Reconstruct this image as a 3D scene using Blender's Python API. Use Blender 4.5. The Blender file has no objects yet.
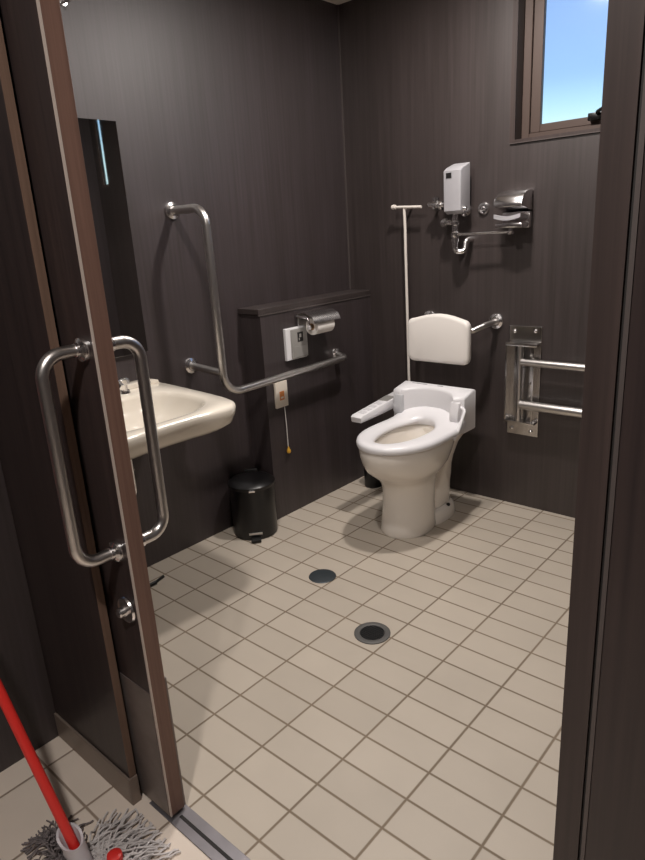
import bpy, bmesh, math, random
from mathutils import Vector, Matrix
random.seed(7)
C = bpy.context.scene.collection
PI = math.pi

# ------------------------------------------------------------------ materials
def lin(c):
    return tuple(((v/255)/12.92 if v/255 <= .04045 else ((v/255+.055)/1.055)**2.4) for v in c) + (1,)

def mat(name, rgb, rough=.5, metal=0., bump=0., bscale=200., vary=.0, vscale=8., spec=.5, coat=0., ior=1.5):
    m = bpy.data.materials.new(name); m.use_nodes = True
    nt = m.node_tree; b = nt.nodes['Principled BSDF']
    b.inputs['Roughness'].default_value = rough; b.inputs['Metallic'].default_value = metal
    b.inputs['Specular IOR Level'].default_value = spec
    b.inputs['Coat Weight'].default_value = coat; b.inputs['Coat Roughness'].default_value = .08
    tc = nt.nodes.new('ShaderNodeTexCoord')
    n = nt.nodes.new('ShaderNodeTexNoise'); n.inputs['Scale'].default_value = vscale
    n.inputs['Detail'].default_value = 3
    nt.links.new(tc.outputs['Object'], n.inputs['Vector'])
    mx = nt.nodes.new('ShaderNodeMixRGB'); c = lin(rgb)
    mx.inputs['Color1'].default_value = tuple(max(0, v*(1-vary)) for v in c[:3]) + (1,)
    mx.inputs['Color2'].default_value = tuple(min(1, v*(1+vary)) for v in c[:3]) + (1,)
    nt.links.new(n.outputs['Fac'], mx.inputs['Fac'])
    nt.links.new(mx.outputs['Color'], b.inputs['Base Color'])
    if bump:
        n2 = nt.nodes.new('ShaderNodeTexNoise'); n2.inputs['Scale'].default_value = bscale
        nt.links.new(tc.outputs['Object'], n2.inputs['Vector'])
        bp = nt.nodes.new('ShaderNodeBump'); bp.inputs['Strength'].default_value = bump
        bp.inputs['Distance'].default_value = .002
        nt.links.new(n2.outputs['Fac'], bp.inputs['Height']); nt.links.new(bp.outputs['Normal'], b.inputs['Normal'])
    return m

def wood(name, dark, light, rough=.4, spec=.5, sx=55., sz=1.1):
    """laminate with a fine vertical grain"""
    m = bpy.data.materials.new(name); m.use_nodes = True
    nt = m.node_tree; b = nt.nodes['Principled BSDF']
    tc = nt.nodes.new('ShaderNodeTexCoord'); mp = nt.nodes.new('ShaderNodeMapping')
    mp.inputs['Scale'].default_value = (sx, sx, sz)
    nt.links.new(tc.outputs['Object'], mp.inputs['Vector'])
    n = nt.nodes.new('ShaderNodeTexNoise'); n.inputs['Scale'].default_value = 1.6
    n.inputs['Detail'].default_value = 6; n.inputs['Roughness'].default_value = .62
    nt.links.new(mp.outputs['Vector'], n.inputs['Vector'])
    mp2 = nt.nodes.new('ShaderNodeMapping'); mp2.inputs['Scale'].default_value = (7, 7, .35)
    nt.links.new(tc.outputs['Object'], mp2.inputs['Vector'])
    n2 = nt.nodes.new('ShaderNodeTexNoise'); n2.inputs['Scale'].default_value = 1.3; n2.inputs['Detail'].default_value = 3
    nt.links.new(mp2.outputs['Vector'], n2.inputs['Vector'])
    ad = nt.nodes.new('ShaderNodeMath'); ad.operation = 'MULTIPLY_ADD'; ad.inputs[1].default_value = .45
    nt.links.new(n2.outputs['Fac'], ad.inputs[0]); nt.links.new(n.outputs['Fac'], ad.inputs[2])
    r = nt.nodes.new('ShaderNodeValToRGB')
    r.color_ramp.elements[0].position = .52; r.color_ramp.elements[0].color = lin(dark)
    r.color_ramp.elements[1].position = .95; r.color_ramp.elements[1].color = lin(light)
    nt.links.new(ad.outputs[0], r.inputs['Fac']); nt.links.new(r.outputs['Color'], b.inputs['Base Color'])
    bp = nt.nodes.new('ShaderNodeBump'); bp.inputs['Strength'].default_value = .12; bp.inputs['Distance'].default_value = .001
    nt.links.new(n.outputs['Fac'], bp.inputs['Height']); nt.links.new(bp.outputs['Normal'], b.inputs['Normal'])
    b.inputs['Roughness'].default_value = rough; b.inputs['Specular IOR Level'].default_value = spec
    return m

def tile(name, w, h, face, grout, ox=0., oy=0., gw=.0028):
    m = bpy.data.materials.new(name); m.use_nodes = True
    nt = m.node_tree; b = nt.nodes['Principled BSDF']; L = nt.links.new
    tc = nt.nodes.new('ShaderNodeTexCoord'); sp = nt.nodes.new('ShaderNodeSeparateXYZ'); L(tc.outputs['Object'], sp.inputs[0])
    def math_(op, a, bb=None, c=None):
        n = nt.nodes.new('ShaderNodeMath'); n.operation = op
        for i, v in enumerate((a, bb, c)):
            if v is None: continue
            if isinstance(v, (int, float)): n.inputs[i].default_value = v
            else: L(v, n.inputs[i])
        return n.outputs[0]
    def dist(o, off, size):
        q = math_('DIVIDE', math_('ADD', o, off + 50*size), size)
        fr = math_('FRACT', q); cell = math_('FLOOR', q)
        d = math_('MULTIPLY', math_('MINIMUM', fr, math_('SUBTRACT', 1., fr)), size)
        return d, cell
    dx, cx = dist(sp.outputs['X'], ox, w); dy, cy = dist(sp.outputs['Y'], oy, h)
    d = math_('MINIMUM', dx, dy)
    mr = nt.nodes.new('ShaderNodeMapRange'); L(d, mr.inputs['Value'])
    mr.inputs['From Min'].default_value = gw*.45; mr.inputs['From Max'].default_value = gw*1.05
    cmb = nt.nodes.new('ShaderNodeCombineXYZ'); L(cx, cmb.inputs[0]); L(cy, cmb.inputs[1])
    wn = nt.nodes.new('ShaderNodeTexWhiteNoise'); wn.noise_dimensions = '2D'; L(cmb.outputs[0], wn.inputs['Vector'])
    ns = nt.nodes.new('ShaderNodeTexNoise'); ns.inputs['Scale'].default_value = 5.; ns.inputs['Detail'].default_value = 5
    L(tc.outputs['Object'], ns.inputs['Vector'])
    v = math_('MULTIPLY_ADD', wn.outputs['Value'], .35, math_('MULTIPLY', ns.outputs['Fac'], .65))
    cr = nt.nodes.new('ShaderNodeValToRGB'); L(v, cr.inputs['Fac'])
    f = lin(face)
    cr.color_ramp.elements[0].position = .2; cr.color_ramp.elements[0].color = tuple(x*.9 for x in f[:3]) + (1,)
    cr.color_ramp.elements[1].position = .85; cr.color_ramp.elements[1].color = tuple(min(1, x*1.08) for x in f[:3]) + (1,)
    # grout, dirtier in patches
    n3 = nt.nodes.new('ShaderNodeTexNoise'); n3.inputs['Scale'].default_value = 2.2; L(tc.outputs['Object'], n3.inputs['Vector'])
    gr = nt.nodes.new('ShaderNodeMixRGB'); L(n3.outputs['Fac'], gr.inputs['Fac'])
    g = lin(grout); gr.inputs['Color1'].default_value = tuple(x*.65 for x in g[:3]) + (1,)
    gr.inputs['Color2'].default_value = tuple(x*1.45 for x in g[:3]) + (1,)
    mx = nt.nodes.new('ShaderNodeMixRGB'); L(mr.outputs[0], mx.inputs['Fac'])
    L(gr.outputs[0], mx.inputs['Color1']); L(cr.outputs[0], mx.inputs['Color2']); L(mx.outputs[0], b.inputs['Base Color'])
    rr = nt.nodes.new('ShaderNodeMapRange'); L(mr.outputs[0], rr.inputs['Value'])
    rr.inputs['To Min'].default_value = .9; rr.inputs['To Max'].default_value = .5; L(rr.outputs[0], b.inputs['Roughness'])
    b.inputs['Specular IOR Level'].default_value = .35
    bp = nt.nodes.new('ShaderNodeBump'); bp.inputs['Strength'].default_value = .5; bp.inputs['Distance'].default_value = .002
    L(mr.outputs[0], bp.inputs['Height']); L(bp.outputs[0], b.inputs['Normal'])
    return m

M = {}
M['wall'] = wood('dark_wood_laminate', (47, 39, 37), (62, 53, 52), .46, .8)
M['wallside'] = wood('dark_wood_laminate_side', (47, 39, 38), (62, 53, 55), .5, .75)
M['door'] = wood('dark_wood_door', (42, 34, 34), (60, 49, 47), .4, .5)
M['edge'] = wood('reddish_wood_edge', (106, 80, 70), (128, 98, 86), .5, .4, 90, 2)
M['edgebrown'] = wood('brown_wood_edge', (96, 76, 64), (118, 94, 80), .5, .4, 90, 2)
M['jamb'] = wood('dark_frame', (52, 43, 41), (70, 58, 55), .45, .45, 60, 1)
M['bead'] = mat('aluminium_bead', (205, 190, 180), .5, .2)
M['beaddark'] = mat('bronze_bead', (92, 84, 82), .45, .3)
M['groove'] = mat('black_gasket', (30, 26, 25), .7)
M['tile'] = tile('beige_floor_tile', .2, .1, (187, 176, 162), (126, 112, 96), gw=.0042)
M['tileout'] = tile('beige_square_floor_tile', .2, .2, (222, 208, 194), (138, 122, 108), .006, .004, .0042)
M['ceil'] = mat('ceiling_board', (236, 226, 216), .8, bump=.1)
M['steel'] = mat('brushed_steel', (212, 208, 205), .32, 1., vary=.05, vscale=30)
M['chrome'] = mat('chrome', (236, 234, 234), .2, 1.)
M['satinbox'] = mat('brushed_silver_box', (196, 194, 198), .42, .4, vary=.04, vscale=40)
M['satin'] = mat('satin_chrome_plate', (205, 202, 200), .2, 1., vary=.1, vscale=14)
M['plate'] = mat('scuffed_kick_plate', (128, 118, 114), .4, .55, vary=.3, vscale=22)
M['base'] = mat('grey_brown_skirting', (132, 118, 108), .4, .3, vary=.12, vscale=10)
M['track'] = mat('worn_floor_track', (150, 146, 150), .45, .8, vary=.25, vscale=14)
M['ceramic'] = mat('cream_ceramic', (240, 233, 224), .12, coat=.5, vary=.01)
M['basin'] = mat('ivory_basin_ceramic', (230, 221, 207), .14, coat=.4, vary=.01)
M['plastic'] = mat('white_plastic', (228, 226, 228), .3, vary=.01)
M['plasticgrey'] = mat('light_grey_plastic', (190, 190, 193), .4)
M['btn'] = mat('pale_button', (212, 210, 213), .4)
M['pad'] = mat('white_backrest_vinyl', (232, 226, 220), .38)
M['black'] = mat('black_plastic', (13, 12, 13), .3, vary=.1)
M['blacksoft'] = mat('black_soft', (16, 15, 15), .5)
M['greybtn'] = mat('silver_grey_panel', (165, 162, 158), .35, .35)
M['dk'] = mat('dark_pictogram', (30, 28, 28), .4)
M['paper'] = mat('toilet_paper', (228, 222, 216), .9, bump=.3)
M['cardboard'] = mat('cardboard_core', (150, 120, 90), .9)
M['callwhite'] = mat('ivory_plastic', (225, 214, 200), .4)
M['orange'] = mat('orange_print', (205, 130, 70), .5)
M['gold'] = mat('amber_cord_ball', (200, 150, 50), .3)
M['cord'] = mat('white_cord', (205, 200, 195), .7)
M['hose'] = mat('white_hose', (222, 214, 206), .4)
M['drain'] = mat('dark_grey_drain', (62, 68, 72), .45, .3, vary=.2, vscale=40)
M['drainblack'] = mat('black_grate', (28, 28, 29), .5, .3)
M['drainring'] = mat('grey_metal_ring', (92, 90, 88), .6, .3)
M['red'] = mat('red_handle', (226, 52, 46), .35)
M['mopwhite'] = mat('white_mop_clamp', (205, 200, 204), .45)
M['yarn'] = mat('grey_mop_yarn', (206, 200, 198), .95, bump=.5, bscale=500, vary=.3, vscale=30)
M['yarndark'] = mat('dirty_mop_yarn', (120, 112, 112), .95, bump=.5, bscale=500, vary=.3, vscale=30)
M['winframe'] = mat('bronze_window_frame', (84, 70, 64), .4, .2)
M['water'] = mat('toilet_water', (196, 190, 170), .03)
m = bpy.data.materials.new('mirror_glass'); m.use_nodes = True
b = m.node_tree.nodes['Principled BSDF']; b.inputs['Base Color'].default_value = (.78, .8, .8, 1)
b.inputs['Metallic'].default_value = 1; b.inputs['Roughness'].default_value = .02; M['mirror'] = m
m = bpy.data.materials.new('frosted_glass'); m.use_nodes = True
b = m.node_tree.nodes['Principled BSDF']; b.inputs['Base Color'].default_value = (.97, .99, 1, 1)
b.inputs['Transmission Weight'].default_value = 1; b.inputs['Roughness'].default_value = .12; b.inputs['IOR'].default_value = 1.2
M['glass'] = m
m = bpy.data.materials.new('lamp_diffuser'); m.use_nodes = True
b = m.node_tree.nodes['Principled BSDF']; b.inputs['Base Color'].default_value = (.9, .88, .85, 1)
b.inputs['Emission Color'].default_value = (1, .9, .82, 1); b.inputs['Emission Strength'].default_value = 6.
M['lamp'] = m

# ------------------------------------------------------------------ mesh helpers
def link(name, bm, material, parent=None, smooth=False, kind=None, sharp=40):
    me = bpy.data.meshes.new(name)
    bmesh.ops.recalc_face_normals(bm, faces=bm.faces)
    if smooth:
        for f in bm.faces: f.smooth = True
        for e in bm.edges:
            if len(e.link_faces) == 2 and e.calc_face_angle(0) > math.radians(sharp): e.smooth = False
    bm.to_mesh(me); bm.free()
    mats = material if isinstance(material, (list, tuple)) else [material]
    for k in mats: me.materials.append(M[k])
    o = bpy.data.objects.new(name, me); C.objects.link(o)
    if parent is not None:
        o.parent = parent
        pm = Matrix.Identity(4); p = parent
        while p is not None:
            pm = p.matrix_basis @ pm; p = p.parent
        o.matrix_basis = pm.inverted()
    if kind: o['kind'] = kind
    return o

def recenter(o, at):
    """put the origin of a single-mesh thing at its base"""
    v = Vector(at); o.data.transform(Matrix.Translation(-v)); o.location = v; return o

def thing(name, label, cat, loc=(0, 0, 0), group=None):
    o = bpy.data.objects.new(name, None); C.objects.link(o); o.location = loc
    o.empty_display_size = .05; o['label'] = label; o['category'] = cat
    if group: o['group'] = group
    return o

def tag(o, label, cat, group=None):
    o['label'] = label; o['category'] = cat
    if group: o['group'] = group
    return o

def box(bm, x0, x1, y0, y1, z0, z1, bev=0., seg=2, mi=0):
    vs = [bm.verts.new((x, y, z)) for x in (x0, x1) for y in (y0, y1) for z in (z0, z1)]
    fs = [(0, 1, 3, 2), (4, 6, 7, 5), (0, 4, 5, 1), (2, 3, 7, 6), (0, 2, 6, 4), (1, 5, 7, 3)]
    faces = [bm.faces.new([vs[i] for i in f]) for f in fs]
    for f in faces: f.material_index = mi
    bmesh.ops.recalc_face_normals(bm, faces=faces)
    if bev:
        es = list({e for f in faces for e in f.edges})
        bmesh.ops.bevel(bm, geom=es, offset=bev, segments=seg, profile=.5, affect='EDGES')
    return bm

def B(*a, **k): return box(bmesh.new(), *a, **k)

def fillet(pts, r, n=8):
    pts = [Vector(p) for p in pts]; out = [pts[0]]
    for i in range(1, len(pts)-1):
        p, a, c = pts[i], pts[i-1], pts[i+1]
        da, dc = (a-p), (c-p); rr = r[i] if isinstance(r, (list, tuple)) else r
        ang = da.angle(dc)
        if ang > PI-.02: out.append(p); continue
        t = min(rr/math.tan(ang/2), da.length*.49, dc.length*.49); rr = t*math.tan(ang/2)
        da.normalize(); dc.normalize()
        ctr = p + (da+dc).normalized()*(rr/math.sin(ang/2))
        s, e = p+da*t-ctr, p+dc*t-ctr
        tot = s.angle(e)
        for k in range(n+1):
            f = k/n
            v = (s*math.sin((1-f)*tot)+e*math.sin(f*tot))/math.sin(tot)
            out.append(ctr+v)
    out.append(pts[-1]); return out

def sweep(bm, path, r, seg=16, cap=True):
    path = [Vector(p) for p in path]; rings = []; up = None
    for i, p in enumerate(path):
        if i == 0: t = path[1]-p
        elif i == len(path)-1: t = p-path[i-1]
        else: t = (path[i+1]-p).normalized()+(p-path[i-1]).normalized()
        t.normalize()
        if up is None:
            up = Vector((0, 0, 1)) if abs(t.z) < .9 else Vector((1, 0, 0))
        up = (up - t*up.dot(t)).normalized(); s = t.cross(up)
        rr = r[i] if isinstance(r, (list, tuple)) else r
        rings.append([bm.verts.new(p+(up*math.cos(a)+s*math.sin(a))*rr) for a in [2*PI*k/seg for k in range(seg)]])
    for a, b2 in zip(rings, rings[1:]):
        for k in range(seg): bm.faces.new((a[k], a[(k+1) % seg], b2[(k+1) % seg], b2[k]))
    if cap: bm.faces.new(rings[0]); bm.faces.new(rings[-1][::-1])
    return bm

def T(pts, r, **k): return sweep(bmesh.new(), pts, r, **k)

def lathe(bm, prof, origin, axis=(0, 0, 1), seg=32):
    """prof: list of (radius, height)"""
    ax = Vector(axis).normalized(); q = Vector((0, 0, 1)).rotation_difference(ax); o = Vector(origin)
    rings = []
    for r, h in prof:
        if r < 1e-6: rings.append([bm.verts.new(o+q@Vector((0, 0, h)))])
        else: rings.append([bm.verts.new(o+q@Vector((r*math.cos(2*PI*k/seg), r*math.sin(2*PI*k/seg), h))) for k in range(seg)])
    for a, b2 in zip(rings, rings[1:]):
        for k in range(seg):
            j = (k+1) % seg
            if len(a) == 1 and len(b2) == 1: continue
            if len(a) == 1: bm.faces.new((a[0], b2[j], b2[k]))
            elif len(b2) == 1: bm.faces.new((a[k], a[j], b2[0]))
            else: bm.faces.new((a[k], a[j], b2[j], b2[k]))
    return bm

def LA(prof, origin, axis=(0, 0, 1), seg=32): return lathe(bmesh.new(), prof, origin, axis, seg)

def loft(bm, rings, cap0=True, cap1=True, mi=0):
    vr = [[bm.verts.new(p) for p in r] for r in rings]; n = len(vr[0])
    for a, b2 in zip(vr, vr[1:]):
        for k in range(n):
            f = bm.faces.new((a[k], a[(k+1) % n], b2[(k+1) % n], b2[k])); f.material_index = mi
    if cap0: bm.faces.new(vr[0])
    if cap1: bm.faces.new(vr[-1][::-1])
    return bm

def prism_z(bm, poly, z0, z1, bev=0., seg=2):
    a = [bm.verts.new((x, y, z0)) for x, y in poly]; b2 = [bm.verts.new((x, y, z1)) for x, y in poly]; n = len(poly)
    fs = [bm.faces.new(a[::-1]), bm.faces.new(b2)]
    for k in range(n): fs.append(bm.faces.new((a[k], a[(k+1) % n], b2[(k+1) % n], b2[k])))
    bmesh.ops.recalc_face_normals(bm, faces=fs)
    if bev:
        es = list(fs[0].edges)+list(fs[1].edges)
        bmesh.ops.bevel(bm, geom=es, offset=bev, segments=seg, profile=.5, affect='EDGES')
    return bm

def prism_x(bm, poly, x0, x1, bev=0., seg=2):
    """poly in (y,z)"""
    a = [bm.verts.new((x0, y, z)) for y, z in poly]; b2 = [bm.verts.new((x1, y, z)) for y, z in poly]; n = len(poly)
    fs = [bm.faces.new(a), bm.faces.new(b2[::-1])]
    for k in range(n): fs.append(bm.faces.new((a[k], b2[k], b2[(k+1) % n], a[(k+1) % n])))
    bmesh.ops.recalc_face_normals(bm, faces=fs)
    if bev:
        es = list(fs[0].edges)+list(fs[1].edges)
        bmesh.ops.bevel(bm, geom=es, offset=bev, segments=seg, profile=.5, affect='EDGES')
    return bm

def struct(name, bm, material, smooth=False): return link(name, bm, material, kind='structure', smooth=smooth)

def flange(parent, at, axis, r=.03, material='chrome', name='flange'):
    return link(name, LA([(0, 0), (r, 0), (r, .004), (r*.94, .009), (r*.62, .014), (r*.6, .02), (0, .02)], at, axis), material, parent, smooth=True)

# ------------------------------------------------------------------ room shell
XL, XR, YF, YB, ZC = -.91, 1.45, -.02, 2.03, 2.33
CH = -.78           # face of the half-height pipe casing
bm = B(XL-.1, XR+.1, -.085, YB+.1, -.05, 0, mi=0)
box(bm, -.45, 2.4, -2.2, -.085, -.05, 0, mi=1)
struct('floor', bm, ['tile', 'tileout'])
struct('ceiling', B(XL-.1, 2.4, -2.2, YB+.25, ZC, ZC+.08), 'ceil')
struct('wall_left', B(XL-.1, XL, -.05, YB, 0, ZC), 'wallside')
# back wall with the window hole
WX0, WX1, WZ0, WZ1 = .005, 1.10, 1.63, 2.23
SX0, SX1, SZ0, SZ1 = 1.30, 1.40, 1.70, 2.20      # slim window added out of view to make the bright streak in the mirror
bm = bmesh.new()
box(bm, XL-.1, WX0, YB, YB+.16, 0, ZC); box(bm, WX1, SX0, YB, YB+.16, 0, ZC); box(bm, SX1, XR+.1, YB, YB+.035, 0, ZC)  # last piece kept thin so the mirror sees sky through the added window
box(bm, SX0, SX1, YB, YB+.16, 0, SZ0); box(bm, SX0, SX1, YB, YB+.16, SZ1, ZC)
box(bm, WX0, WX1, YB, YB+.16, 0, WZ0); box(bm, WX0, WX1, YB, YB+.16, WZ1, ZC)
bmesh.ops.remove_doubles(bm, verts=bm.verts, dist=1e-5)
struct('wall_back', bm, 'wall')
struct('wall_right', B(XR, XR+.1, -.05, YB, 0, ZC), 'wallside')
struct('wall_casing', B(XL, CH, 1.238, YB, 0, .980), 'wallside')
bm = B(XL, CH+.005, 1.226, YB, .982, 1.006, .0015, 1)
struct('trim_1', bm, 'wall')
struct('trim_2', B(CH+.0005, CH+.004, 1.226, YB, .9755, .9815), 'beaddark')
struct('trim_3', B(XL, XL+.006, YB-.006, YB, 1.007, ZC), 'beaddark')
# front wall: outer and inner skins of the door pocket, lintel, right part
bm = bmesh.new()
box(bm, -.42, .080, -.122, -.104, 0, 2.06)
box(bm, XL-.1, .10, -.044, YF, 0, 2.06)
box(bm, XL-.1, 2.4, -.128, YF, 2.06, ZC)
box(bm, 1.1394, 2.4, -.122, YF, 0, 2.06)
struct('wall_front', bm, 'door')
struct('trim_4', B(.0802, .0822, -.122, -.104, .03, 2.055), 'edgebrown')
bm = B(-.288, .083, -.129, -.1225, 0, .078, .001, 1); box(bm, .0824, .087, -.1285, -.104, 0, .078, .001, 1)
struct('baseboard_front', bm, 'base')
# right jamb: face board, dark groove, light bead, panel
struct('trim_5', B(1.105, 1.132, -.124, -.03, 0, 2.055), 'jamb')
struct('trim_6', B(1.1323, 1.1347, -.121, -.03, 0, 2.055), 'groove')
struct('trim_7', B(1.1350, 1.1392, -.1235, -.03, 0, 2.055), 'beaddark')
# corridor
struct('wall_corridor_left', B(-.40, -.288, -2.2, -.123, 0, ZC), 'wallside')
struct('wall_corridor_right', B(2.3, 2.4, -2.2, -.123, 0, ZC), 'wallside')
struct('wall_corridor_back', B(-.288, 2.3, -2.2, -2.1, 0, ZC), 'wall')
# threshold track
bm = B(.112, 1.104, -.100, -.045, .0003, .003, .0008, 1)
struct('trim_8', bm, 'track')
struct('trim_9', B(.205, 1.104, -.078, -.070, .003, .0038), 'groove')

# window
win = thing('window_1', 'x', 'window', (WX0, YB+.06, WZ0))
for k in ('label', 'category'): del win[k]
win['kind'] = 'structure'
y0, y1 = YB+.055, YB+.095
def frame(bm, x0, x1, z0, z1, w, ya, yb, bev=.002, ws=None):
    ws = ws or w
    box(bm, x0, x0+ws, ya, yb, z0, z1, bev, 1); box(bm, x1-ws, x1, ya, yb, z0, z1, bev, 1)
    box(bm, x0+ws, x1-ws, ya, yb, z0, z0+w, bev, 1); box(bm, x0+ws, x1-ws, ya, yb, z1-w, z1, bev, 1)
bm = bmesh.new(); frame(bm, WX0, WX1, WZ0, WZ1, .022, y0, y1, ws=.034); link('window_frame', bm, 'winframe', win)
for a_, b_, dy_ in ((WX0+.035, .565, 0.), (.535, WX1-.035, .0)):
    if a_ > .5: a_ = .566
    bm = bmesh.new(); frame(bm, a_, b_, WZ0+.023, WZ1-.023, .03, y0+.008, y0+.03, ws=.042)
    ss = link('sash', bm, 'winframe', win)
    link('window_glass', B(a_+.041, b_-.041, y0+.016, y0+.021, WZ0+.052, WZ1-.052), 'glass', ss)
bm = bmesh.new()
t = .006
box(bm, WX0-.022, WX0, YB-t, YB-.0003, WZ0-.012, WZ1+.02); box(bm, WX1, WX1+.02, YB-t, YB-.0003, WZ0-.012, WZ1+.02)
box(bm, WX0, WX1, YB-t, YB-.0003, WZ0-.012, WZ0); box(bm, WX0, WX1, YB-t, YB-.0003, WZ1, WZ1+.02)
link('window_casing', bm, 'jamb', win)
link('sill_bead', B(WX0-.022, WX1+.02, YB-t-.002, YB-.0003, WZ0-.015, WZ0-.0122), 'beaddark', win)
bm = B(.285, .345, y0-.02, y0+.006, WZ0+.035, WZ0+.062, .003)
sweep(bm, fillet([(.325, y0-.015, WZ0+.055), (.325, y0-.035, WZ0+.06), (.36, y0-.04, WZ0+.075)], .008), .007, seg=10)
link('window_latch', bm, 'black', win, smooth=True)

win2 = bpy.data.objects.new('added_window', None); C.objects.link(win2); win2.location = (SX0, YB+.06, SZ0); win2['kind'] = 'structure'  # added window, shows only as a bright streak in the mirror
bm = bmesh.new(); frame(bm, SX0, SX1, SZ0, SZ1, .02, YB+.002, YB+.03); link('window_frame', bm, 'winframe', win2)
link('window_glass', B(SX0+.019, SX1-.019, YB+.008, YB+.013, SZ0+.019, SZ1-.019), 'glass', win2)

# ------------------------------------------------------------------ sliding door
dr = thing('door_1', 'x', 'door', (.0, -.075, 0))
for k in ('label', 'category'): del dr[k]
dr['kind'] = 'structure'
DX, D0, D1 = .198, -.094, -.055
link('door_leaf', B(-.78, DX-.005, D0, D1, .012, 2.045), 'door', dr)
link('edge_band', B(DX-.0048, DX, D0+.003, D1-.0005, .012, 2.045, .0008, 1), 'edge', dr)
link('edge_bead', B(DX-.0048, DX+.0008, D0-.0004, D0+.0028, .012, 2.045), 'bead', dr)
link('kick_plate', B(-.2, DX-.0055, D0-.0018, D0-.0002, .014, .362), 'plate', dr)
link('kick_plate', B(-.2, DX-.001, D1+.0002, D1+.004, .014, .38), 'plate', dr)
def dhandle(name, ysurf, sgn, dep, ext, zt, zb):
    pth = fillet([(.158, ysurf, zt), (.158, ysurf+sgn*dep, zt+.0), (.158, ysurf+sgn*(dep), zb), (.158, ysurf, zb)], .05, 12)
    h = link(name, T(pth, .0125, seg=20), 'steel', dr, smooth=True)
    h['label'] = 'polished steel loop handle'
    for z in (zt, zb): flange(h, (.158, ysurf+sgn*.0003, z), (0, sgn, 0), .024)
    return h
dhandle('pull_handle', D0, -1, .089, 0, 1.132, .706)
dhandle('pull_handle', D1, 1, .080, 0, 1.132, .706)
kb = link('lock_knob', LA([(0, 0), (.029, 0), (.030, .003), (.028, .008), (.012, .010), (.011, .022), (.008, .025), (0, .025)], (.160, D0-.0003, .566), (0, -1, 0)), 'chrome', dr, smooth=True)
lv = bmesh.new(); lathe(lv, [(0, 0), (.012, 0), (.012, .005), (.005, .008), (.005, .03), (0, .03)], (.170, D1+.0003, .600), (0, 1, 0), 20)
sweep(lv, [(.170, D1+.026, .600), (.170, D1+.052, .606)], .0035, seg=10); sweep(lv, [(.170, D1+.0005, .535), (.170, D1+.012, .535)], .006, seg=12)
link('latch_lever', lv, 'black', dr, smooth=True)

# ------------------------------------------------------------------ wash basin
YC = .41
HALF = [(-.918, .752), (-.84, .750), (-.76, .746), (-.67, .739), (-.58, .732), (-.50, .725), (-.43, .716), (-.385, .706),
        (-.352, .688), (-.331, .66), (-.323, .62), (-.325, .56), (-.330, .52), (-.333, .48), (-.335, .44)]
HALF = [(XL+.0005+(x+.918), y) for x, y in HALF]
OUT = HALF+[(x, 2*YC-y) for x, y in HALF[::-1]]
BC = (-.60, YC)
def ray_hit(a):
    """distance from the bowl centre to the rim outline in direction a"""
    dx, dy = math.cos(a), math.sin(a); best = None
    for (x1, y1), (x2, y2) in zip(OUT, OUT[1:]+OUT[:1]):
        ex, ey = x2-x1, y2-y1; det = dx*(-ey)+ex*dy
        if abs(det) < 1e-9: continue
        qx, qy = x1-BC[0], y1-BC[1]
        t_ = (qx*(-ey)+ex*qy)/det; u_ = (dx*qy-dy*qx)/det
        if t_ > 0 and -1e-6 <= u_ <= 1+1e-6: best = t_ if best is None else min(best, t_)
    return best
NA = 96
ANG = [2*PI*k/NA for k in range(NA)]
# put a vertex on each wall-side corner
for sg in (1, -1):
    ca = math.atan2(HALF[0][1]*1.0-YC if sg > 0 else YC-HALF[0][1], HALF[0][0]-BC[0]) % (2*PI)
    kk = min(range(NA), key=lambda k: abs(ANG[k]-ca)); ANG[kk] = ca
HIT = [ray_hit(a) for a in ANG]
def ring_full(z, ix, iy):
    out = []
    for a, h in zip(ANG, HIT):
        x, y = BC[0]+h*math.cos(a), BC[1]+h*math.sin(a)
        out.append((XL+.0005+(x-XL-.0005)*(1-ix/.59), YC+(y-YC)*(1-iy/.335), z))
    return out
def bowl_ring(z, s):
    out = []
    for a in ANG:
        c, s_ = math.cos(a), math.sin(a)
        hx = .222 if c > 0 else .180
        e = 2.7 if c > 0 else 3.2
        rr = (abs(c/hx)**e+abs(s_/.262)**e)**(-1/e)
        out.append((BC[0]+rr*s*c, BC[1]+rr*s*s_, z))
    return out
bs = thing('wash_basin', 'ivory ceramic wash basin with wide rim fixed to dark wall, beyond door edge', 'wash basin', (XL, YC, .6))
rings = [ring_full(.61, .34, .16), ring_full(.64, .24, .11), ring_full(.665, .12, .055), ring_full(.683, .05, .028), ring_full(.705, .016, .011),
         ring_full(.735, .003, .003), ring_full(.755, 0, 0), ring_full(.765, .003, .003), ring_full(.770, .012, .010)]
rings += [bowl_ring(.769, 1.04), bowl_ring(.765, 1.0), bowl_ring(.752, .965), bowl_ring(.725, .90), bowl_ring(.69, .75), bowl_ring(.67, .5), bowl_ring(.662, .1)]
bm = bmesh.new(); loft(bm, rings)
link('basin', bm, 'basin', bs, smooth=True, sharp=60)
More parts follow.
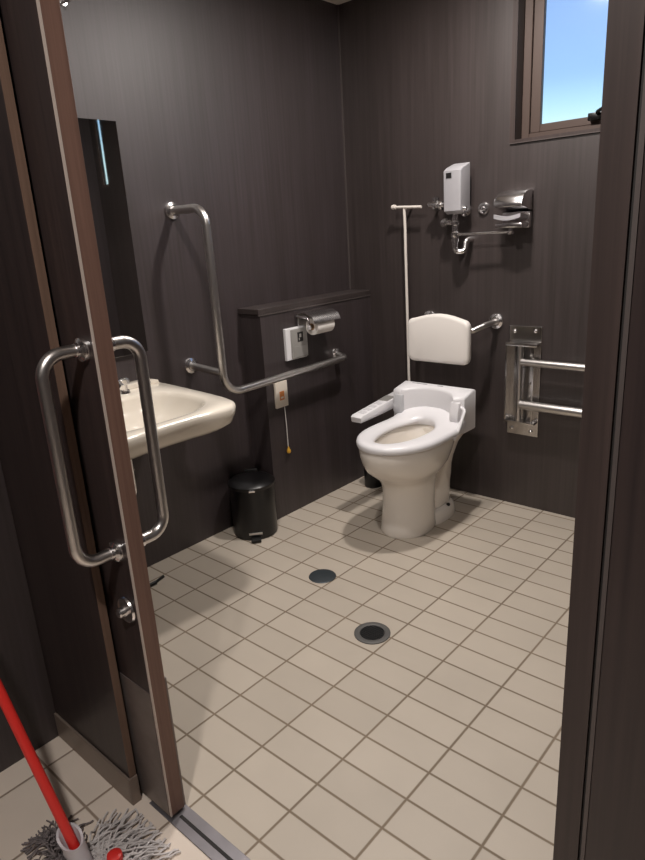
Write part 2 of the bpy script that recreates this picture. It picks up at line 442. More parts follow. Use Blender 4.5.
# upstand along the wall
bm = bmesh.new(); prism_x(bm, [(YC-.33, .766), (YC+.332, .766), (YC+.325, .782), (YC+.29, .79), (YC-.29, .79), (YC-.325, .782)], XL+.001, XL+.05, .004)
link('backsplash', bm, 'basin', bs, smooth=True)
link('drain_cap', LA([(0, 0), (.024, 0), (.022, .004), (0, .005)], (-.60, YC, .6625)), 'chrome', bs, smooth=True)
bm = T(fillet([(-.62, YC, .645), (-.62, YC, .46), (-.72, YC, .42), (-.78, YC, .49), (-.918, YC, .49)], .035), .016)
link('waste_pipe', bm, 'chrome', bs, smooth=True)
fc = thing('faucet', 'small chrome tap on the back rim of the ivory basin', 'faucet', (-.84, YC, .79))
bm = LA([(0, 0), (.026, 0), (.024, .012), (.018, .02), (.018, .075), (0, .078)], (-.86, .50, .7705))
sweep(bm, fillet([(-.86, .50, .82), (-.80, .50, .845), (-.735, .50, .815)], .03), .011)
link('spout', bm, 'chrome', fc, smooth=True)
bm = LA([(0, 0), (.02, 0), (.018, .01), (.012, .014), (.012, .032), (.022, .036), (.022, .052), (.012, .058), (0, .058)], (-.83, .563, .7705))
link('tap_knob', bm, 'chrome', fc, smooth=True)
sv = thing('stop_valve', 'small chrome stop valve on wall below the ivory basin', 'valve', (-.92, .53, .47))
bm = LA([(0, 0), (.02, 0), (.018, .006), (.008, .008), (.008, .07), (0, .07)], (XL+.0003, .535, .475), (1, 0, 0), 20)
link('valve_body', bm, 'chrome', sv, smooth=True)
link('valve_knob', LA([(0, 0), (.014, 0), (.016, .01), (.012, .02), (0, .02)], (XL+.07, .535, .475), (1, 0, 0), 16), 'chrome', sv, smooth=True)
link('riser', T([(XL+.05, .535, .478), (XL+.05, .535, .60)], .005, seg=10), 'chrome', sv, smooth=True)

for o_ in (bs, fc): o_.location.z += .007
# mirror
mr = thing('mirror', 'tall frameless mirror on dark wall above the ivory basin', 'mirror', (XL, .55, .91))
link('backing', B(XL+.0004, XL+.008, .372, .728, .903, 1.732), 'blacksoft', mr)
link('mirror_glass', B(XL+.0083, XL+.014, .37, .73, .901, 1.734, .0015, 1), 'mirror', mr)
# coat hook high on the same wall
hk = thing('coat_hook', 'tiny chrome coat hook high on dark wall above mirror', 'hook', (XL, .6, 2.08))
link('hook_base', LA([(0, 0), (.016, 0), (.014, .005), (0, .006)], (XL+.0003, .6, 2.084), (1, 0, 0), 20), 'chrome', hk, smooth=True)
link('hook_arm', T(fillet([(XL+.005, .6, 2.084), (XL+.05, .6, 2.078), (XL+.055, .6, 2.105)], .012), .006, seg=12), 'chrome', hk, smooth=True)

# ------------------------------------------------------------------ L-shaped grab bar
gb = thing('grab_bar', 'polished steel L-shaped grab bar bent over dark wall beside basin', 'grab bar', (XL, .935, .8))
XB = -.705
pth = fillet([(XL+.002, .934, 1.426), (XB, .934, 1.426), (XB, .94, .700), (XB, 1.715, .712), (CH+.002, 1.73, .722)], [0, .065, .085, .028, 0], 12)
link('rail', T(pth, .0165, seg=24), 'steel', gb, smooth=True)
link('support_arm', T([(XL+.002, .935, .803), (XB, .936, .790)], .0155, seg=18), 'steel', gb, smooth=True)
flange(gb, (XL+.0004, .934, 1.426), (1, 0, 0), .034); flange(gb, (XL+.0004, .935, .803), (1, 0, 0), .034)
flange(gb, (CH+.0004, 1.73, .722), (1, 0, 0), .029)

# ------------------------------------------------------------------ things on the casing
fp = thing('flush_control_panel', 'grey and white flush control box on casing with black pictogram', 'control panel', (CH, 1.43, .755))
link('back_frame', B(CH+.0004, CH+.018, 1.37, 1.505, .752, .899, .003), 'plastic', fp)
link('face_plate', B(CH+.0185, CH+.028, 1.398, 1.503, .757, .892, .003), 'greybtn', fp, smooth=True)
bm = B(CH+.0282, CH+.0295, 1.435, 1.472, .832, .876, .0005, 1)
link('pictogram', bm, 'dk', fp)
# white figure marks on the pictogram
bm = B(CH+.0296, CH+.0301, 1.446, 1.460, .852, .868); box(bm, CH+.0296, CH+.0301, 1.442, 1.448, .838, .850)
link('pictogram_mark', bm, 'greybtn', fp)
link('lower_cover', B(CH+.0282, CH+.030, 1.405, 1.497, .762, .812, .0006, 1), 'greybtn', fp)

tp = thing('toilet_paper_holder', 'chrome toilet paper holder with curved cover on casing below ledge', 'toilet paper holder', (CH, 1.53, .9))
link('mount_plate', B(CH+.0004, CH+.006, 1.47, 1.60, .875, .955, .002), 'chrome', tp)
sec = [(-.772, .962), (-.74, .966), (-.70, .960), (-.668, .943), (-.656, .918), (-.6545, .918), (-.6665, .9445), (-.70, .9625), (-.74, .9685), (-.772, .9645)]
bm = bmesh.new()
loft(bm, [[(x, y, z) for x, z in sec] for y in (1.452, 1.635)])
link('cover', bm, 'chrome', tp, smooth=True)
for y in (1.462, 1.618):
    bm = T(fillet([(CH+.004, y, .945), (-.70, y, .940), (-.700, y, .905)], .02), .006, seg=12)
    lathe(bm, [(0, 0), (.012, 0), (.012, .006), (0, .006)], (-.700, y-.003, .898), (0, 1, 0), 16)
    link('arm', bm, 'chrome', tp, smooth=True)
rl = thing('toilet_paper_roll', 'white toilet paper roll held in the chrome holder', 'toilet paper roll', (-.70, 1.54, .9))
R_ = .038
link('paper', LA([(.016, 0), (R_, 0), (R_, .118), (.016, .118), (.016, 0)], (-.700, 1.481, .898), (0, 1, 0), 40), 'paper', rl, smooth=True)
link('core', LA([(.0135, -.001), (.0158, -.001), (.0158, .119), (.0135, .119), (.0135, -.001)], (-.700, 1.481, .898), (0, 1, 0), 24), 'cardboard', rl, smooth=True)

cb = thing('emergency_call_button', 'ivory emergency pull switch with orange mark below steel rail', 'call switch', (CH, 1.32, .55))
link('switch_plate', B(CH+.0004, CH+.014, 1.283, 1.360, .545, .668, .003), 'callwhite', cb, smooth=True)
bm = B(CH+.0142, CH+.0152, 1.305, 1.335, .580, .622, .0004, 1)
link('mark', bm, 'orange', cb)
link('mark', B(CH+.0153, CH+.0158, 1.312, 1.328, .588, .596), 'callwhite', cb)
link('pull_cord', T([(CH+.008, 1.337, .5445), (CH+.010, 1.339, .45), (CH+.011, 1.338, .345)], .002, seg=8), 'cord', cb, smooth=True)
link('cord_ball', LA([(0, 0), (.008, .001), (.011, .008), (.009, .016), (.005, .024), (.003, .032), (0, .033)], (CH+.013, 1.338, .314), seg=20), 'gold', cb, smooth=True)

# ------------------------------------------------------------------ pedal bin
bx, by = -.778, 1.096
pb = thing('pedal_bin', 'glossy black pedal bin standing by wall under the basin end', 'bin', (bx, by, 0))
link('bin_body', LA([(0, 0), (.094, 0), (.1, .006), (.101, .02), (.103, .238), (0, .238)], (bx, by, 0), seg=48), 'black', pb, smooth=True)
bm = LA([(0, .239), (.105, .239), (.107, .242), (.107, .253), (.096, .262), (.07, .272), (.03, .277), (0, .278)], (bx, by, 0), seg=48)
link('lid', bm, 'black', pb, smooth=True)
dv = Vector((.74, -.67, 0)).normalized(); sd = Vector((-dv.y, dv.x, 0))
ctr = Vector((bx, by, 0))
def obox(d0, d1, w, z0, z1, bev=.002):
    bm = B(d0, d1, -w, w, z0, z1, bev)
    mtx = Matrix.Translation(ctr) @ Matrix.Rotation(math.atan2(dv.y, dv.x), 4, 'Z')
    bm.transform(mtx); return bm
link('pedal', obox(.095, .132, .022, .006, .018), 'blacksoft', pb)
link('pedal_slot', obox(.0990, .1045, .03, .030, .040, .001), 'steel', pb)
link('lid_tab', obox(.100, .113, .014, .238, .247), 'chrome', pb)
bm = obox(-.116, -.094, .03, .20, .27); link('lid_hinge', bm, 'blacksoft', pb)
# small container behind the toilet
cx, cy = -.655, 1.842
sb = thing('sanitary_bin', 'small black round container on floor behind toilet near the corner', 'bin', (cx, cy, 0))
link('bin_body', LA([(0, 0), (.044, 0), (.048, .004), (.050, .16), (0, .16)], (cx, cy, 0), seg=36), 'black', sb, smooth=True)
link('lid', LA([(0, .161), (.052, .161), (.052, .175), (.03, .185), (0, .187)], (cx, cy, 0), seg=36), 'black', sb, smooth=True)

# ------------------------------------------------------------------ toilet
TX = -.212
def egg(z, yf, yb, hw, ym, ef=2., eb=2.6, n=48, hwf=None):
    pts = []
    for k in range(n):
        a = 2*PI*k/n
        c, s = math.cos(a), math.sin(a)
        e = ef if c > 0 else eb
        X = (abs(s)**(2/e))*(1 if s > 0 else -1)*hw
        Y = ym - (abs(c)**(2/e))*(ym-yf) if c > 0 else ym + (abs(c)**(2/e))*(yb-ym)
        pts.append((TX+X, Y, z))
    return pts
tl = thing('toilet', 'white toilet with open bidet seat and side control panel on tiled floor', 'toilet', (TX, 1.5, 0))
bm = bmesh.new()
# pedestal + bowl outside, rim, inside
BX_ = -.010
def pe(z, yf, yb, hw, ym, sh, **k): return [(x+sh, y, z_) for x, y, z_ in egg(z, yf, yb, hw, ym, **k)]
rg = [pe(0, 1.398, 1.66, .110, 1.53, -.016), pe(.012, 1.394, 1.665, .113, 1.53, -.016), pe(.05, 1.398, 1.665, .108, 1.53, -.016), pe(.12, 1.404, 1.67, .101, 1.53, -.015),
      pe(.19, 1.404, 1.68, .098, 1.53, -.014), pe(.235, 1.398, 1.69, .102, 1.52, -.012), pe(.265, 1.378, 1.70, .115, 1.51, -.010), pe(.29, 1.343, 1.72, .135, 1.50, -.008),
      pe(.32, 1.305, 1.74, .151, 1.49, -.005), pe(.355, 1.280, 1.75, .161, 1.49, -.003), pe(.395, 1.266, 1.76, .169, 1.49, 0), pe(.428, 1.262, 1.76, .172, 1.49, 0),
      pe(.436, 1.266, 1.755, .169, 1.49, 0), pe(.438, 1.280, 1.74, .158, 1.49, 0),
      pe(.436, 1.315, 1.715, .100, 1.52, -.01), pe(.425, 1.323, 1.712, .095, 1.52, -.01), pe(.38, 1.332, 1.70, .095, 1.52, -.01), pe(.31, 1.355, 1.67, .085, 1.51, 0),
      pe(.24, 1.42, 1.64, .06, 1.53, -.01), pe(.20, 1.47, 1.60, .035, 1.53, -.01)]
loft(bm, rg)
# rear trapway and deck
loft(bm, [egg(z, yf, yb, hw, (yf+yb)/2, 3., 3.) for z, yf, yb, hw in
          [(.05, 1.63, 1.81, .062), (.16, 1.63, 1.815, .064), (.21, 1.66, 1.80, .076), (.26, 1.685, 1.785, .082), (.30, 1.70, 1.80, .084), (.36, 1.705, 1.82, .10), (.40, 1.705, 1.83, .125), (.425, 1.705, 1.83, .135)]])
loft(bm, [egg(z, 1.58, yb, hw, 1.70, 3., 2.2) for z, yb, hw in [(0, 1.852, .096), (.02, 1.850, .094), (.048, 1.842, .087), (.058, 1.825, .074)]])
link('bowl', bm, 'ceramic', tl, smooth=True, sharp=50)
link('bowl_water', bm=LA([(0, 0), (.045, 0), (.045, .004), (0, .004)], (TX, 1.53, .235)), material='water', parent=tl, smooth=True)
for s in (1, -1):
    link('bolt_cap', LA([(0, 0), (.009, 0), (.009, .006), (.006, .012), (0, .013)], (TX+s*.072, 1.735, .054), (s*.8, 0, .6), 16), 'blacksoft', tl, smooth=True)
# seat
bm = bmesh.new()
prof = []
def seat_ring(t, z):   # t 0 = outer, 1 = inner
    o = egg(z, 1.256, 1.775, .180, 1.50, 2.05, 5.5); i = [(x-.013, y, z_) for x, y, z_ in egg(z, 1.332, 1.705, .088, 1.53, 2., 2.2)]
    return [tuple(Vector(a)*(1-t)+Vector(b2)*t) for a, b2 in zip(o, i)]
rr = [seat_ring(.02, .438), seat_ring(-.01, .444), seat_ring(-.015, .454), seat_ring(.03, .464), seat_ring(.15, .470), seat_ring(.5, .471), seat_ring(.8, .466), seat_ring(.95, .458), seat_ring(1.0, .448), seat_ring(.95, .440)]
vr = [[bm.verts.new(p) for p in r] for r in rr]
n = len(vr[0])
for a in range(len(vr)):
    p, q = vr[a], vr[(a+1) % len(vr)]
    for k in range(n): bm.faces.new((p[k], p[(k+1) % n], q[(k+1) % n], q[k]))
# raise the rear of the seat towards the hinge
for v in bm.verts:
    if v.co.y > 1.64 and v.co.z > .444: v.co.z += min(1, (v.co.y-1.64)/.13)**1.4*.042
link('seat', bm, 'plastic', tl, smooth=True, sharp=70)
# bidet housing with hollowed front
HX = TX-.020
def hout(inset=0., yb=1.815):
    w = .187-inset; P = []
    P += [(HX-w, yb-inset), (HX-w, 1.715+inset), (HX-w+.045, 1.700+inset)]
    for k in range(0, 13):
        a = k/12; x = HX-.135+.27*a
        P.append((x, 1.705+inset+.062*math.sin(PI*a)**.6))
    P += [(HX+w-.045, 1.700+inset), (HX+w, 1.715+inset), (HX+w, yb-inset)]
    return P
bm = bmesh.new()
loft(bm, [[(x, y, .425) for x, y in hout(.004)], [(x, y, .43) for x, y in hout()],
          [(x, y, .575+(y-1.70)*.20) for x, y in hout()], [(x, y, .583+(y-1.70)*.20) for x, y in hout(.003)], [(x, y, .587+(y-1.70)*.20) for x, y in hout(.010)]])
hs = link('bidet_housing', bm, 'plastic', tl, smooth=True, sharp=50)
link('marking', B(HX-.13, HX-.05, 1.79, 1.797, .604, .6075), 'plasticgrey', hs)
link('marking', B(HX+.005, HX+.035, 1.79, 1.797, .604, .6075), 'plasticgrey', hs)
for s, mt in ((-1, 'plasticgrey'), (1, 'plastic')):
    bm = bmesh.new(); prism_x(bm, [(1.685, .490), (1.685, .52), (1.70, .565), (1.73, .575), (1.73, .46), (1.70, .46)], HX+s*.150-.022, HX+s*.150+.022, .006)
    link('hinge_cover', bm, mt, tl, smooth=True)
bm = T(fillet([(HX+.165, 1.715, .545), (HX+.197, 1.705, .538), (HX+.198, 1.655, .470), (HX+.190, 1.62, .425)], .02), .0075, seg=12)
link('side_tube', bm, 'plastic', tl, smooth=True)
# control panel arm
bm = bmesh.new()
prism_x(bm, [(1.475, .478), (1.47, .502), (1.482, .510), (1.80, .545), (1.815, .536), (1.815, .49), (1.60, .480)], HX-.256, HX-.194, .006)
cp = link('control_panel', bm, 'plastic', tl, smooth=True)
bm = bmesh.new()
def pan(y): return .510+(y-1.482)*(.035/.318)+.0012
def pquad(bm, x0, x1, ya, yb, h=.0012):
    z0, z1 = pan(ya), pan(yb)
    vs = [bm.verts.new(p) for p in [(x0, ya, z0-.002), (x1, ya, z0-.002), (x1, yb, z1-.002), (x0, yb, z1-.002), (x0, ya, z0+h), (x1, ya, z0+h), (x1, yb, z1+h), (x0, yb, z1+h)]]
    for f in ((0, 3, 2, 1), (4, 5, 6, 7), (0, 1, 5, 4), (1, 2, 6, 5), (2, 3, 7, 6), (3, 0, 4, 7)): bm.faces.new([vs[i] for i in f])
pquad(bm, HX-.250, HX-.200, 1.68, 1.745)
link('display', bm, 'greybtn', cp)
for yy in (1.51, 1.55, 1.59, 1.63):
    bm = bmesh.new(); pquad(bm, HX-.243, HX-.207, yy, yy+.022, .0006)
    link('button', bm, 'btn', cp)

# backrest
br = thing('backrest', 'white padded backrest on steel arm above toilet', 'backrest', (TX-.02, 2.03, .88))
bm = bmesh.new()
def bro(y, ins):
    P = []; x0, x1, z0, z1 = -.400+ins, -.082-ins, .707+ins, .906-ins
    r = .03
    def arc(cx, cz, a0, a1):
        for k in range(7):
            a = a0+(a1-a0)*k/6; P.append((cx+r*math.cos(a), cz+r*math.sin(a)))
    arc(x0+r, z0+r, PI, 1.5*PI); arc(x1-r, z0+r, 1.5*PI, 2*PI)
    arc(x1-r, z1-r, 0, PI/2)
    for k in range(1, 8):
        a = k/8; P.append((x1-r-(x1-x0-2*r)*a, z1+.022*math.sin(PI*a)))
    arc(x0+r, z1-r, PI/2, PI)
    return [(x, y+.012*((x-(x0+x1)/2)/.16)**2*-1+.0, z) for x, z in P]
loft(bm, [bro(1.862, .012), bro(1.856, .004), bro(1.846, 0), bro(1.828, 0), bro(1.820, .005), bro(1.817, .014)])
link('pad', bm, 'pad', br, smooth=True, sharp=60)
bm = T(fillet([(-.060, 2.028, .877), (-.064, 1.93, .872), (-.105, 1.885, .850), (-.24, 1.878, .848), (-.372, 1.885, .850), (-.412, 1.93, .872), (-.415, 2.028, .877)], .03), .0135, seg=16)
link('support_arm', bm, 'steel', br, smooth=True)
flange(br, (-.060, 2.0296, .877), (0, -1, 0), .036); flange(br, (-.415, 2.0296, .877), (0, -1, 0), .036)
link('pad_bracket', B(-.262, -.216, 1.864, 1.888, .81, .890, .003), 'steel', br)

# ------------------------------------------------------------------ flush valve group
fv = thing('flush_valve', 'satin sensor flush valve box with chrome pipes high above toilet', 'flush valve', (-.22, 2.03, 1.36))
bm = bmesh.new()
prism_x(bm, [(1.905, 1.366), (1.902, 1.530), (1.925, 1.544), (1.985, 1.562), (1.99, 1.362), (1.93, 1.352)], -.262, -.176, .006, 3)
link('sensor_box', bm, 'satinbox', fv, smooth=True)
link('sensor_window', B(-.247, -.221, 1.9005, 1.9045, 1.500, 1.522, .0006, 1), 'dk', fv)
bm = LA([(0, 0), (.03, 0), (.03, .006), (.02, .01), (.014, .012), (.014, .05), (0, .05)], (-.222, 2.0297, 1.37), (0, -1, 0), 24)
link('wall_inlet', bm, 'chrome', fv, smooth=True)
link('adjusting_knob', LA([(0, 0), (.010, 0), (.011, .008), (.008, .016), (0, .017)], (-.179, 1.93, 1.372), (1, 0, 0), 20), 'chrome', fv, smooth=True)
# horizontal stop valve on the left
bm = T([(-.262, 1.965, 1.392), (-.375, 1.965, 1.400)], .012, seg=16)
lathe(bm, [(0, 0), (.02, 0), (.022, .006), (.022, .016), (.014, .02), (.014, .03), (.023, .034), (.023, .046), (.012, .052), (0, .052)], (-.30, 1.965, 1.392), (-1, 0, .07), 20)
lathe(bm, [(0, 0), (.012, 0), (.012, .012), (.006, .014), (.006, .045), (0, .045)], (-.355, 1.965, 1.400), (0, 1, 0), 16)
lathe(bm, [(0, 0), (.016, 0), (.016, .024), (0, .028)], (-.338, 1.965, 1.405), (0, 0, 1), 16)
link('stop_valve_body', bm, 'chrome', fv, smooth=True)
# body below the box
bm = LA([(0, 0), (.018, 0), (.02, .006), (.02, .02), (.014, .026), (.014, .05), (.021, .054), (.021, .066), (.013, .072), (.013, .10), (0, .10)], (-.232, 1.955, 1.253), (0, 0, 1), 24)
lathe(bm, [(0, 0), (.018, 0), (.021, .006), (.021, .02), (.013, .025), (.013, .045), (0, .045)], (-.295, 1.955, 1.318), (1, 0, 0), 20)
sweep(bm, fillet([(-.300, 1.955, 1.318), (-.300, 2.028, 1.318)], .01), .010, seg=14)
link('valve_body', bm, 'chrome', fv, smooth=True)
bm = T(fillet([(-.232, 1.955, 1.262), (-.232, 1.955, 1.190), (-.194, 1.972, 1.190), (-.192, 1.985, 1.240), (-.192, 2.028, 1.240)], .02, 10), .0135, seg=18)
lathe(bm, [(0, 0), (.018, 0), (.018, .014), (0, .014)], (-.232, 1.955, 1.235), (0, 0, 1), 20)
link('return_bend', bm, 'chrome', fv, smooth=True)
cp_ = thing('connecting_pipe', 'thin chrome pipe running along wall from flush valve to chrome hood', 'pipe', (-.10, 1.95, 1.266))
link('pipe', T(fillet([(-.210, 1.945, 1.266), (.03, 1.955, 1.266)], .01), .0055, seg=12), 'chrome', cp_, smooth=True)

hd = thing('chrome_hood', 'chrome hooded wall fitting with a curved lip beside sensor flush valve', 'wall fitting', (.02, 2.03, 1.28))
HA, HB = -.036, .092
bm = bmesh.new()
prism_x(bm, [(2.0295, 1.345), (2.0295, 1.430), (2.01, 1.432), (1.965, 1.425), (1.935, 1.402), (1.924, 1.372), (1.926, 1.366), (1.95, 1.364)], HA, HB, .004, 2)
link('hood', bm, 'chrome', hd, smooth=True)
link('back_plate', B(HA+.006, HB, 2.0, 2.0296, 1.28, 1.3445, .003), 'chrome', hd, smooth=True)
bm = bmesh.new()
N = 14; rgs = []
for k in range(N+1):
    a = k/N; x = HA+.006+(HB-HA-.010)*a; sag = .010*math.sin(PI*a); yy = 1.922-.010*math.sin(PI*a)
    rgs.append([(x, yy, 1.323-sag), (x, yy, 1.339-sag), (x, yy+.012, 1.339-sag), (x, 1.998, 1.328), (x, 1.998, 1.314)])
loft(bm, rgs)
link('lip', bm, 'satinbox', hd, smooth=True)
link('front_tray', B(HA+.006, HB-.002, 1.935, 1.999, 1.282, 1.300, .003), 'chrome', hd, smooth=True)
bm = LA([(0, 0), (.015, 0), (.016, .008), (.010, .012), (.010, .026), (0, .026)], (.033, 1.955, 1.256), (0, 0, 1), 20)
link('pipe_nut', bm, 'chrome', hd, smooth=True)

rc = thing('round_wall_cap', 'small round chrome wall cap between sensor box and chrome hood', 'wall fitting', (-.128, 2.03, 1.362))
link('cap_ring', LA([(.011, 0), (.027, 0), (.027, .006), (.023, .011), (.016, .011), (.011, .004), (.011, 0)], (-.132, 2.0297, 1.368), (0, -1, 0), 28), 'chrome', rc, smooth=True)
link('cap_screw', LA([(0, 0), (.0108, 0), (.0108, .008), (.007, .016), (0, .017)], (-.132, 2.0297, 1.368), (0, -1, 0), 16), 'chrome', rc, smooth=True)

hz = thing('hose', 'thin white pipe hanging down wall behind toilet from a T-shaped top', 'pipe', (-.505, 1.98, .45))
link('cross_bar', T([(-.575, 1.965, 1.402), (-.415, 1.965, 1.394)], .0065, seg=14), 'hose', hz, smooth=True)
link('end_knob', LA([(0, 0), (.010, 0), (.012, .008), (.010, .02), (0, .022)], (-.578, 1.965, 1.402), (1, 0, 0), 16), 'hose', hz, smooth=True)
bm = T([(-.512, 1.968, 1.395), (-.510, 1.97, 1.30), (-.513, 1.975, 1.20), (-.514, 1.98, 1.0), (-.515, 1.985, .80), (-.514, 1.985, .60), (-.510, 1.99, .30), (-.508, 1.99, .001)], .0068, seg=12)
link('drop_pipe', bm, 'hose', hz, smooth=True)
link('wall_clip', T([(-.508, 1.978, 1.395), (-.508, 2.0295, 1.395)], .006, seg=10), 'hose', hz, smooth=True)

# ------------------------------------------------------------------ swing-up rail
fr = thing('swing_rail', 'steel folding support rail with two bars on wall plate right of toilet', 'grab bar', (.08, 2.03, .36))
bm = B(.008, .158, 2.0235, 2.0296, .356, .862, .002)
pl = link('wall_plate', bm, 'satin', fr)
for x, z in ((.032, .838), (.130, .842), (.032, .385), (.125, .380)):
    link('bolt', LA([(0, 0), (.009, 0), (.008, .005), (.004, .008), (0, .008)], (x, 2.0233, z), (0, -1, 0), 16), 'chrome', pl, smooth=True)
link('upper_bracket', B(.010, .156, 1.980, 2.0232, .778, .794, .003), 'satin', fr, smooth=True)
link('lower_bracket', B(.010, .156, 1.980, 2.0232, .422, .434, .003), 'satin', fr, smooth=True)
link('side_cheek', B(.010, .018, 1.984, 2.0232, .4345, .7775, .001), 'satin', fr)
sc = link('side_cheek', B(.134, .142, 1.990, 2.0232, .4345, .7775, .001), 'satin', fr)
link('pivot_bolt', LA([(0, 0), (.014, 0), (.014, .006), (.007, .009), (0, .009)], (.120, 2.0230, .60), (0, -1, 0), 20), 'chrome', fr, smooth=True)
link('post', T([(.080, 1.986, .4345), (.080, 1.986, .7775)], .0125, seg=20), 'steel', fr, smooth=True)
for z, r in ((.711, .016), (.516, .021)):
    link('bar', T([(.092, 1.975, z), (.11, 1.975, z), (.62, 1.973, z-.001)], r, seg=24), 'steel', fr, smooth=True)
link('end_bend', T(fillet([(.62, 1.973, .710), (.70, 1.973, .710), (.70, 1.973, .515), (.62, 1.973, .515)], .07, 10), .0155, seg=20), 'steel', fr, smooth=True)

# ------------------------------------------------------------------ floor drains
d1 = thing('floor_drain', 'plain dark grey round cleanout cover in tiled floor, nearer the bin', 'floor drain', (-.255, .968, 0), 'round covers in the tiled floor')
link('cover_disc', LA([(0, .0035), (.050, .0035), (.054, .002), (.055, .0003), (0, .0003)], (-.255, .968, 0), seg=40), 'drain', d1, smooth=True)
d2 = thing('floor_drain', 'black grated floor drain with metal ring, nearer the camera', 'floor drain', (.133, .783, 0), 'round covers in the tiled floor')
link('rim', LA([(.042, .0003), (.062, .0003), (.062, .003), (.058, .005), (.046, .005), (.042, .003), (.042, .0003)], (.133, .783, 0), seg=40), 'drainring', d2, smooth=True)
bm = LA([(0, .0006), (.0418, .0006), (.0418, .002), (0, .002)], (.133, .783, 0), seg=32)
for k in range(-4, 5):
    w = math.sqrt(max(0, .040**2-(k*.009)**2))
    if w > .008: box(bm, .133-w, .133+w, .783+k*.009-.0022, .783+k*.009+.0022, .0018, .0038)
link('grate', bm, 'drainblack', d2)

# ------------------------------------------------------------------ mop
mp = thing('mop', 'string mop with red handle leaning beside door, grey yarn head on floor', 'mop', (.14, -.30, 0))
h0 = Vector((.172, -.298, .022)); h1 = h0+Vector((-.127, -.035, .379))*3.3
link('handle', T([h0+(h1-h0)*.035, h1], .0108, seg=20), 'red', mp, smooth=True)
dd = (h1-h0).normalized()
# open white socket that holds the handle
bm = bmesh.new()
ux = dd.cross(Vector((0, 1, 0))).normalized(); uy = dd.cross(ux).normalized()
rgs = []
for t, r in ((-.0, .019), (.02, .021), (.05, .022), (.085, .024), (.09, .025), (.09, .0195), (.085, .0185), (.05, .0165), (.02, .0155), (.006, .012)):
    rgs.append([tuple(h0+dd*(t+(.022*math.cos(a) if t > .06 else 0))+ux*r*math.cos(a)+uy*r*math.sin(a)) for a in [2*PI*k/24 for k in range(24)]])
loft(bm, rgs, True, True)
link('socket', bm, 'mopwhite', mp, smooth=True)
link('clamp_bar', B(.10, .25, -.315, -.285, .026, .042, .006), 'mopwhite', mp, smooth=True)
bm = LA([(0, 0), (.016, 0), (.018, .006), (.016, .016), (.008, .02), (0, .02)], (.205, -.246, .030), (0, 0, 1), 20)
link('clamp_knob', bm, 'red', mp, smooth=True)
def yarn(cnt, seedv, centre, spread, length, zmax, r=.0035):
    rnd = random.Random(seedv); bm = bmesh.new()
    for i in range(cnt):
        a = rnd.uniform(*spread); L_ = length*rnd.uniform(.55, 1.05)
        p = Vector((centre[0]+rnd.uniform(-.07, .07), centre[1]+rnd.uniform(-.02, .02), rnd.uniform(.022, .042)))
        pts = [p.copy()]; st = 9
        for k in range(st):
            a += rnd.uniform(-.36, .36)
            f = (k+1)/st
            p = p+Vector((math.cos(a), math.sin(a), 0))*(L_/st)
            hz_ = .005+(zmax*rnd.uniform(.3, 1))*max(0, math.sin(PI*min(1, f*1.05)))*(1-f)
            p.z = max(.0045, hz_)
            p.y = min(p.y, -.132); p.x = max(p.x, -.28)
            pts.append(p.copy())
        sweep(bm, pts, r, seg=6)
    return bm
o = link('yarn_strands', yarn(230, 3, (.185, -.285), (-.3, 2.2), .16, .05, .0023), 'yarn', mp, smooth=True); o['kind'] = 'stuff'
o = link('dark_yarn_strands', yarn(120, 5, (.10, -.30), (2.5, 4.0), .09, .04, .0018), 'yarndark', mp, smooth=True); o['kind'] = 'stuff'

# ------------------------------------------------------------------ lamps
def downlight(x, y, label, power, r=.05, col=(1, .94, .89)):
    t = thing('ceiling_downlight', label, 'ceiling light', (x, y, ZC), 'round ceiling downlights')
    link('trim_ring', LA([(r+.004, 0), (r+.02, 0), (r+.018, -.006), (r+.004, -.008), (r+.004, 0)], (x, y, ZC-.0003)), 'plastic', t, smooth=True)
    link('diffuser', LA([(0, 0), (r+.003, 0), (r+.003, -.003), (0, -.003)], (x, y, ZC-.0003)), 'lamp', t, smooth=True)
    ld = bpy.data.lights.new('downlight_lamp', 'AREA'); ld.shape = 'DISK'; ld.size = 2*r; ld.energy = power; ld.color = col
    lo = bpy.data.objects.new('downlight_lamp', ld); C.objects.link(lo); lo.location = (x, y, ZC-.012)
    return t
downlight(.05, 1.38, 'round ceiling downlight above the toilet end of the room', 23)
downlight(-.07, .50, 'round ceiling downlight above the basin end of the room', 15.5)
downlight(.95, -.90, 'round ceiling downlight in the corridor outside the door', 25)

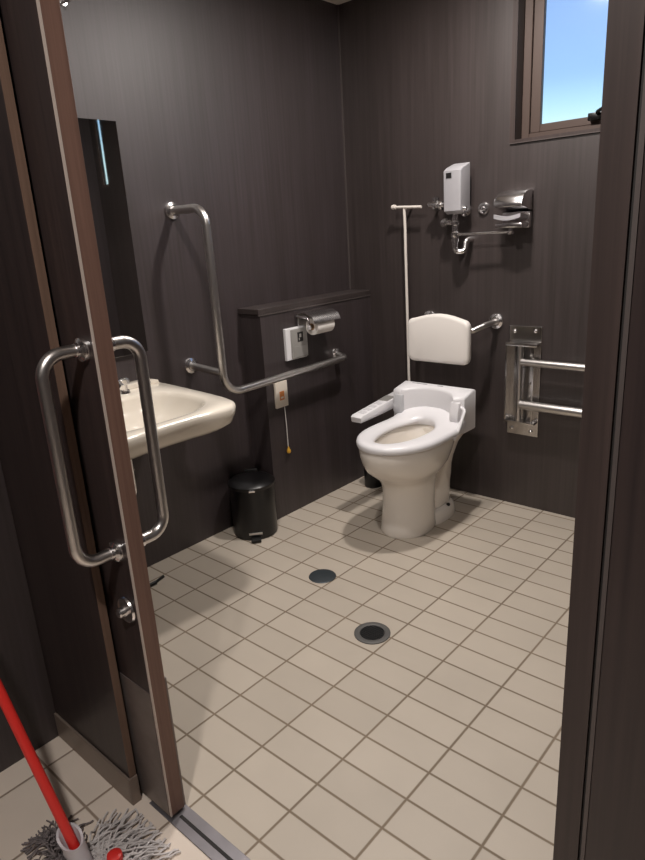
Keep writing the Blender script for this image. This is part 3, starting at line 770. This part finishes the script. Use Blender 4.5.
# ------------------------------------------------------------------ sky seen through the frosted window
w = bpy.data.worlds.new('sky'); bpy.context.scene.world = w; w.use_nodes = True
nt = w.node_tree; bg = nt.nodes['Background']
tc = nt.nodes.new('ShaderNodeTexCoord'); sp = nt.nodes.new('ShaderNodeSeparateXYZ'); nt.links.new(tc.outputs['Generated'], sp.inputs[0])
cr = nt.nodes.new('ShaderNodeValToRGB'); nt.links.new(sp.outputs['Z'], cr.inputs['Fac'])
els = [(0, (.55, .62, .62, 1)), (.105, (.72, 1., 1.02, 1)), (.138, (.50, .80, 1.0, 1)), (.17, (.355, .59, .95, 1)), (.25, (.31, .50, .88, 1)), (.6, (.2, .36, .72, 1))]
while len(cr.color_ramp.elements) < len(els): cr.color_ramp.elements.new(.5)
for e, (p, c) in zip(cr.color_ramp.elements, els): e.position = p; e.color = c
nt.links.new(cr.outputs['Color'], bg.inputs['Color']); bg.inputs['Strength'].default_value = 1.15

# ------------------------------------------------------------------ camera
f_px, yaw, pitch, roll = 644.7482, math.radians(-42.218), math.radians(17.3065), math.radians(-3.4452)
cy, sy, cp_, sp_ = math.cos(yaw), math.sin(yaw), math.cos(pitch), math.sin(pitch)
fwd = Vector((sy*cp_, cy*cp_, -sp_)); r0 = Vector((cy, -sy, 0)); u0 = r0.cross(fwd)
rt = r0*math.cos(roll)+u0*math.sin(roll); up = -r0*math.sin(roll)+u0*math.cos(roll)
cd = bpy.data.cameras.new('camera'); cam = bpy.data.objects.new('camera', cd); C.objects.link(cam)
mw = Matrix((( rt.x, up.x, -fwd.x, 1.30789), (rt.y, up.y, -fwd.y, -.70199), (rt.z, up.z, -fwd.z, 1.32392), (0, 0, 0, 1)))
cam.matrix_world = mw
cd.sensor_fit = 'VERTICAL'; cd.sensor_height = 36.; cd.lens = f_px*36./860.; cd.clip_start = .02
sc_ = bpy.context.scene; sc_.camera = cam
sc_.view_settings.view_transform = 'Standard'; sc_.view_settings.look = 'None'
sc_.view_settings.gamma = 1; sc_.view_settings.use_curve_mapping = False; sc_.view_settings.exposure = 0.
